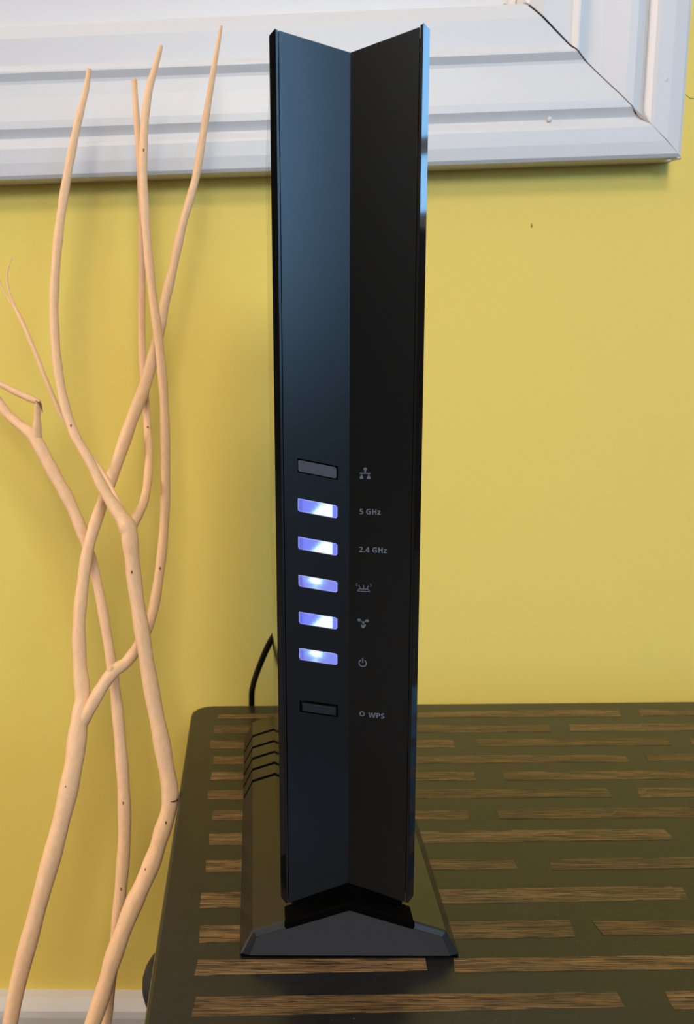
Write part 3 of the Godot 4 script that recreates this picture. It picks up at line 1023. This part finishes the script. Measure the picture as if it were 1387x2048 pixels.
func build_prints(r: Node3D) -> void:
	print_word(r, "5 GHz", 0.00286, 0.14122, 0.0058, 0.00165)
	print_word(r, "2.4 GHz", 0.00277, 0.13004, 0.0077, 0.00165)
	print_word(r, "WPS", 0.00571, 0.07930, 0.0046, 0.00162)
	# wired network: a node above a bar with two drops
	var mb := MB.new()
	flat_disc(mb, Vector2(0.00436, 0.15428), 0.00050)
	flat_bar(mb, Vector2(0.00436, 0.1541), Vector2(0.00436, 0.1531), 0.00034)
	flat_bar(mb, Vector2(0.00284, 0.15308), Vector2(0.00588, 0.15308), 0.00030)
	for x in [0.00336, 0.00534]:
		flat_bar(mb, Vector2(x, 0.1531), Vector2(x, 0.1521), 0.00030)
		flat_poly(mb, [Vector2(x - 0.0005, 0.1515), Vector2(x + 0.00048, 0.1515), Vector2(x + 0.00048, 0.1520), Vector2(x + 0.0002, 0.1524), Vector2(x - 0.00022, 0.1524), Vector2(x - 0.0005, 0.1520)])
	put("printed_symbol", mb.mesh(), mats.print_grey, r, "grey printed wired network symbol")
	# router: a base with three aerials and waves at both sides
	mb = MB.new()
	var w := 0.00024
	flat_bar(mb, Vector2(0.00232, 0.11835), Vector2(0.00590, 0.11835), w)
	flat_bar(mb, Vector2(0.00285, 0.11905), Vector2(0.00545, 0.11905), w)
	flat_bar(mb, Vector2(0.00240, 0.11835), Vector2(0.00290, 0.11905), w)
	flat_bar(mb, Vector2(0.00582, 0.11835), Vector2(0.00540, 0.11905), w)
	flat_bar(mb, Vector2(0.00320, 0.1191), Vector2(0.00278, 0.1202), w)
	flat_bar(mb, Vector2(0.00412, 0.1191), Vector2(0.00412, 0.1203), w)
	flat_bar(mb, Vector2(0.00505, 0.1191), Vector2(0.00548, 0.1202), w)
	flat_arc(mb, Vector2(0.00270, 0.1203), 0.00058, 0.00022, 130, 235, 8)
	flat_arc(mb, Vector2(0.00562, 0.1203), 0.00058, 0.00022, -55, 50, 8)
	put("printed_symbol", mb.mesh(), mats.print_grey, r, "grey printed symbol of a router with aerials")
	# link: two small knots and a drop between
	mb = MB.new()
	flat_disc(mb, Vector2(0.00290, 0.10955), 0.00052, 0.00044)
	flat_disc(mb, Vector2(0.00515, 0.10945), 0.00056, 0.00044)
	flat_bar(mb, Vector2(0.00320, 0.1094), Vector2(0.00385, 0.10905), 0.0002)
	flat_bar(mb, Vector2(0.00490, 0.1093), Vector2(0.00425, 0.10905), 0.0002)
	flat_poly(mb, [Vector2(0.00405, 0.1071), Vector2(0.00450, 0.1074), Vector2(0.00480, 0.1080), Vector2(0.00475, 0.1085), Vector2(0.00430, 0.1082), Vector2(0.00395, 0.1080), Vector2(0.00345, 0.1084), Vector2(0.00335, 0.1079), Vector2(0.00360, 0.1073)])
	flat_poly(mb, [Vector2(0.00375, 0.1086), Vector2(0.00405, 0.1084), Vector2(0.00445, 0.1086), Vector2(0.00420, 0.1092), Vector2(0.00400, 0.1093)])
	put("printed_symbol", mb.mesh(), mats.print_grey, r, "grey printed link symbol with two knots")
	# power
	mb = MB.new()
	flat_arc(mb, Vector2(0.00399, 0.09628), 0.00104, 0.00032, 118, 422, 28)
	flat_bar(mb, Vector2(0.00399, 0.0964), Vector2(0.00399, 0.09782), 0.00034)
	put("printed_symbol", mb.mesh(), mats.print_grey, r, "grey printed power symbol")
	mb = MB.new()
	flat_arc(mb, Vector2(0.00389, 0.08025), 0.00064, 0.00032, 0, 360, 24)
	put("printed_symbol", mb.mesh(), mats.print_grey, r, "small grey printed ring beside the lowest word")


# ---------------------------------------------------------------- cable
func smooth_path(raw: Array, per := 6) -> Array:
	# Catmull-Rom through [x, y, z, radius] rows; gives [points, radii]
	var pts := []
	var rad := []
	for i in range(raw.size() - 1):
		var a: Array = raw[maxi(i - 1, 0)]
		var b: Array = raw[i]
		var c: Array = raw[i + 1]
		var d: Array = raw[mini(i + 2, raw.size() - 1)]
		for k in per:
			var t := float(k) / per
			var p := Vector3(b[0], b[1], b[2]).cubic_interpolate(Vector3(c[0], c[1], c[2]), Vector3(a[0], a[1], a[2]), Vector3(d[0], d[1], d[2]), t)
			pts.append(p)
			rad.append(lerpf(b[3], c[3], t))
	var e: Array = raw[-1]
	pts.append(Vector3(e[0], e[1], e[2]))
	rad.append(e[3])
	return [pts, rad]


func build_cable() -> void:
	var q := 0.0015
	var c := thing("power_cable", "black power cable arching from the router's back down behind the table", "cable")
	var path := smooth_path([[-0.004, 0.386, -0.131, q], [-0.0085, 0.3847, -0.138, q], [-0.0157, 0.3783, -0.147, q], [-0.0209, 0.3668, -0.160, q], [-0.0260, 0.3492, -0.176, q], [-0.0297, 0.3300, -0.1968, q], [-0.0308, 0.3174, -0.204, q], [-0.031, 0.28, -0.210, q], [-0.028, 0.15, -0.214, q], [-0.02, 0.02, -0.222, q], [0.02, 0.0014, -0.225, q], [0.2, 0.0014, -0.22, q]], 8)
	var mb := MB.new()
	mb.tube(path[0], path[1], 12)
	put("cord", mb.mesh(), mats.cable_black, c)
	mb = MB.new()
	mb.tube([Vector3(-0.004, 0.386, -0.1258), Vector3(-0.004, 0.386, -0.130), Vector3(-0.0044, 0.3859, -0.134)], [0.0032, 0.0030, 0.0019], 14)
	put("plug", mb.mesh(), mats.cable_black, c)


# ---------------------------------------------------------------- branches
func stem(parent: Node3D, called: String, rows: Array) -> void:
	var path := smooth_path(rows, 7)
	for i in path[1].size():
		path[1][i] *= 1.0 + 0.05 * sin(i * 0.9 + rows[0][0] * 300.0) + rng.randf_range(-0.015, 0.015)
	var mb := MB.new()
	mb.tube(path[0], path[1], 14, 7.0, 0.004, rng)
	put(called, mb.mesh(), mats.peeled_wood, parent)


func bud(parent: Node3D, rows: Array, py: float, turn: float) -> void:
	# a dark scar on the side of the stem that faces the room
	var path := smooth_path(rows, 7)
	var best := 0
	for i in path[0].size():
		if absf(path[0][i].y - py) < absf(path[0][best].y - py):
			best = i
	var p: Vector3 = path[0][best]
	var rr: float = path[1][best]
	var mb := MB.new()
	mb.ball(p + Vector3(sin(turn), 0.25, cos(turn)).normalized() * rr * 0.96, Vector3(0.00045, 0.0009, 0.00035), 8, 6)
	put("bud_scar", mb.mesh(), mats.bud_dark, parent)


func build_branches() -> void:
	var vase := thing("floor_vase", "pale glazed floor vase left of the table, below the view, holding the branches", "vase", Vector3(-0.155, 0, -0.072))
	var mb := MB.new()
	var prof := [[0.0, 0.035], [0.003, 0.040], [0.03, 0.050], [0.06, 0.049], [0.085, 0.040], [0.098, 0.036], [0.104, 0.039], [0.106, 0.040], [0.106, 0.036], [0.098, 0.033], [0.08, 0.037], [0.03, 0.045], [0.006, 0.036]]
	var pts := []
	var rad := []
	for p in prof:
		pts.append(Vector3(0, p[0], 0))
		rad.append(p[1])
	var rings := []
	for i in pts.size():
		var ring := []
		for k in 32:
			ring.append(pts[i] + Vector3(cos(TAU * k / 32), 0, sin(TAU * k / 32)) * rad[i])
		rings.append(ring)
	mb.loft(rings, 0)
	put("vessel", mb.mesh(), mats.glaze, vase)

	var a := thing("willow_branch", "pale peeled branch forking low, its upright shoot crossing to the tallest tip", "branch")
	stem(a, "stem", BRANCH_A)
	stem(a, "side_shoot", BRANCH_A2)
	mb = MB.new()
	mb.tube([Vector3(-0.0921, 0.3620, -0.1330), Vector3(-0.0924, 0.3645, -0.1322), Vector3(-0.0922, 0.3664, -0.1318)], [0.0022, 0.0021, 0.0011], 10)
	put("twig_stub", mb.mesh(), mats.peeled_wood, a, "worn stub of a lost twig on the side shoot's bend")
	bud(a, BRANCH_A, 0.3187, -0.2)
	bud(a, BRANCH_A2, 0.4068, 0.1)
	bud(a, BRANCH_A2, 0.5885, 0.2)

	var b := thing("willow_branch", "pale peeled branch with kinked joint against the table's left edge", "branch")
	stem(b, "stem", BRANCH_B)
	stem(b, "side_shoot", BRANCH_B2)
	stem(b, "thin_twig", BRANCH_B3)
	stem(b, "thin_twig", BRANCH_B4)
	bud(b, BRANCH_B, 0.4099, -0.1)
	bud(b, BRANCH_B, 0.3072, 0.1)
	bud(b, BRANCH_B, 0.2881, -0.5)
	bud(b, BRANCH_B, 0.4711, 0.1)
	bud(b, BRANCH_B2, 0.4678, 0.2)
	mb = MB.new()
	var k0 := Vector3(BRANCH_B[7][0], BRANCH_B[7][1], BRANCH_B[7][2])
	var arc := []
	var ar := []
	for i in 9:
		var t := deg_to_rad(lerpf(8, 95, i / 8.0))
		arc.append(k0 + Vector3(sin(t) * BRANCH_B[7][3] * 1.0, 0.0008 - 0.0004 * sin(t * 1.5), cos(t) * BRANCH_B[7][3] * 1.0))
		ar.append(0.00012 + 0.00030 * sin(PI * i / 8.0))
	mb.tube(arc, ar, 6)
	put("bark_split", mb.mesh(), mats.split_dark, b, "thin dark split across the kinked joint")

	var c := thing("willow_branch", "pale peeled branch with snapped twig at the left edge, behind the others", "branch")
	stem(c, "stem", BRANCH_C)
	stem(c, "side_shoot", BRANCH_C2)
	stem(c, "snapped_twig", BRANCH_C3)
	bud(c, BRANCH_C, 0.2967, 0.0)
	bud(c, BRANCH_C, 0.2576, 0.2)
	mb = MB.new()
	var s0 := Vector3(BRANCH_C3[0][0], BRANCH_C3[0][1], BRANCH_C3[0][2])
	mb.tube([s0 + Vector3(-0.0016, 0.0012, 0.001), s0 + Vector3(0.0006, -0.0004, 0.0008), s0 + Vector3(0.0012, -0.0045, 0.0004)], [0.0002, 0.0006, 0.00015], 8)
	put("torn_bark", mb.mesh(), mats.bud_dark, c, "torn brown bark where the twig snapped")
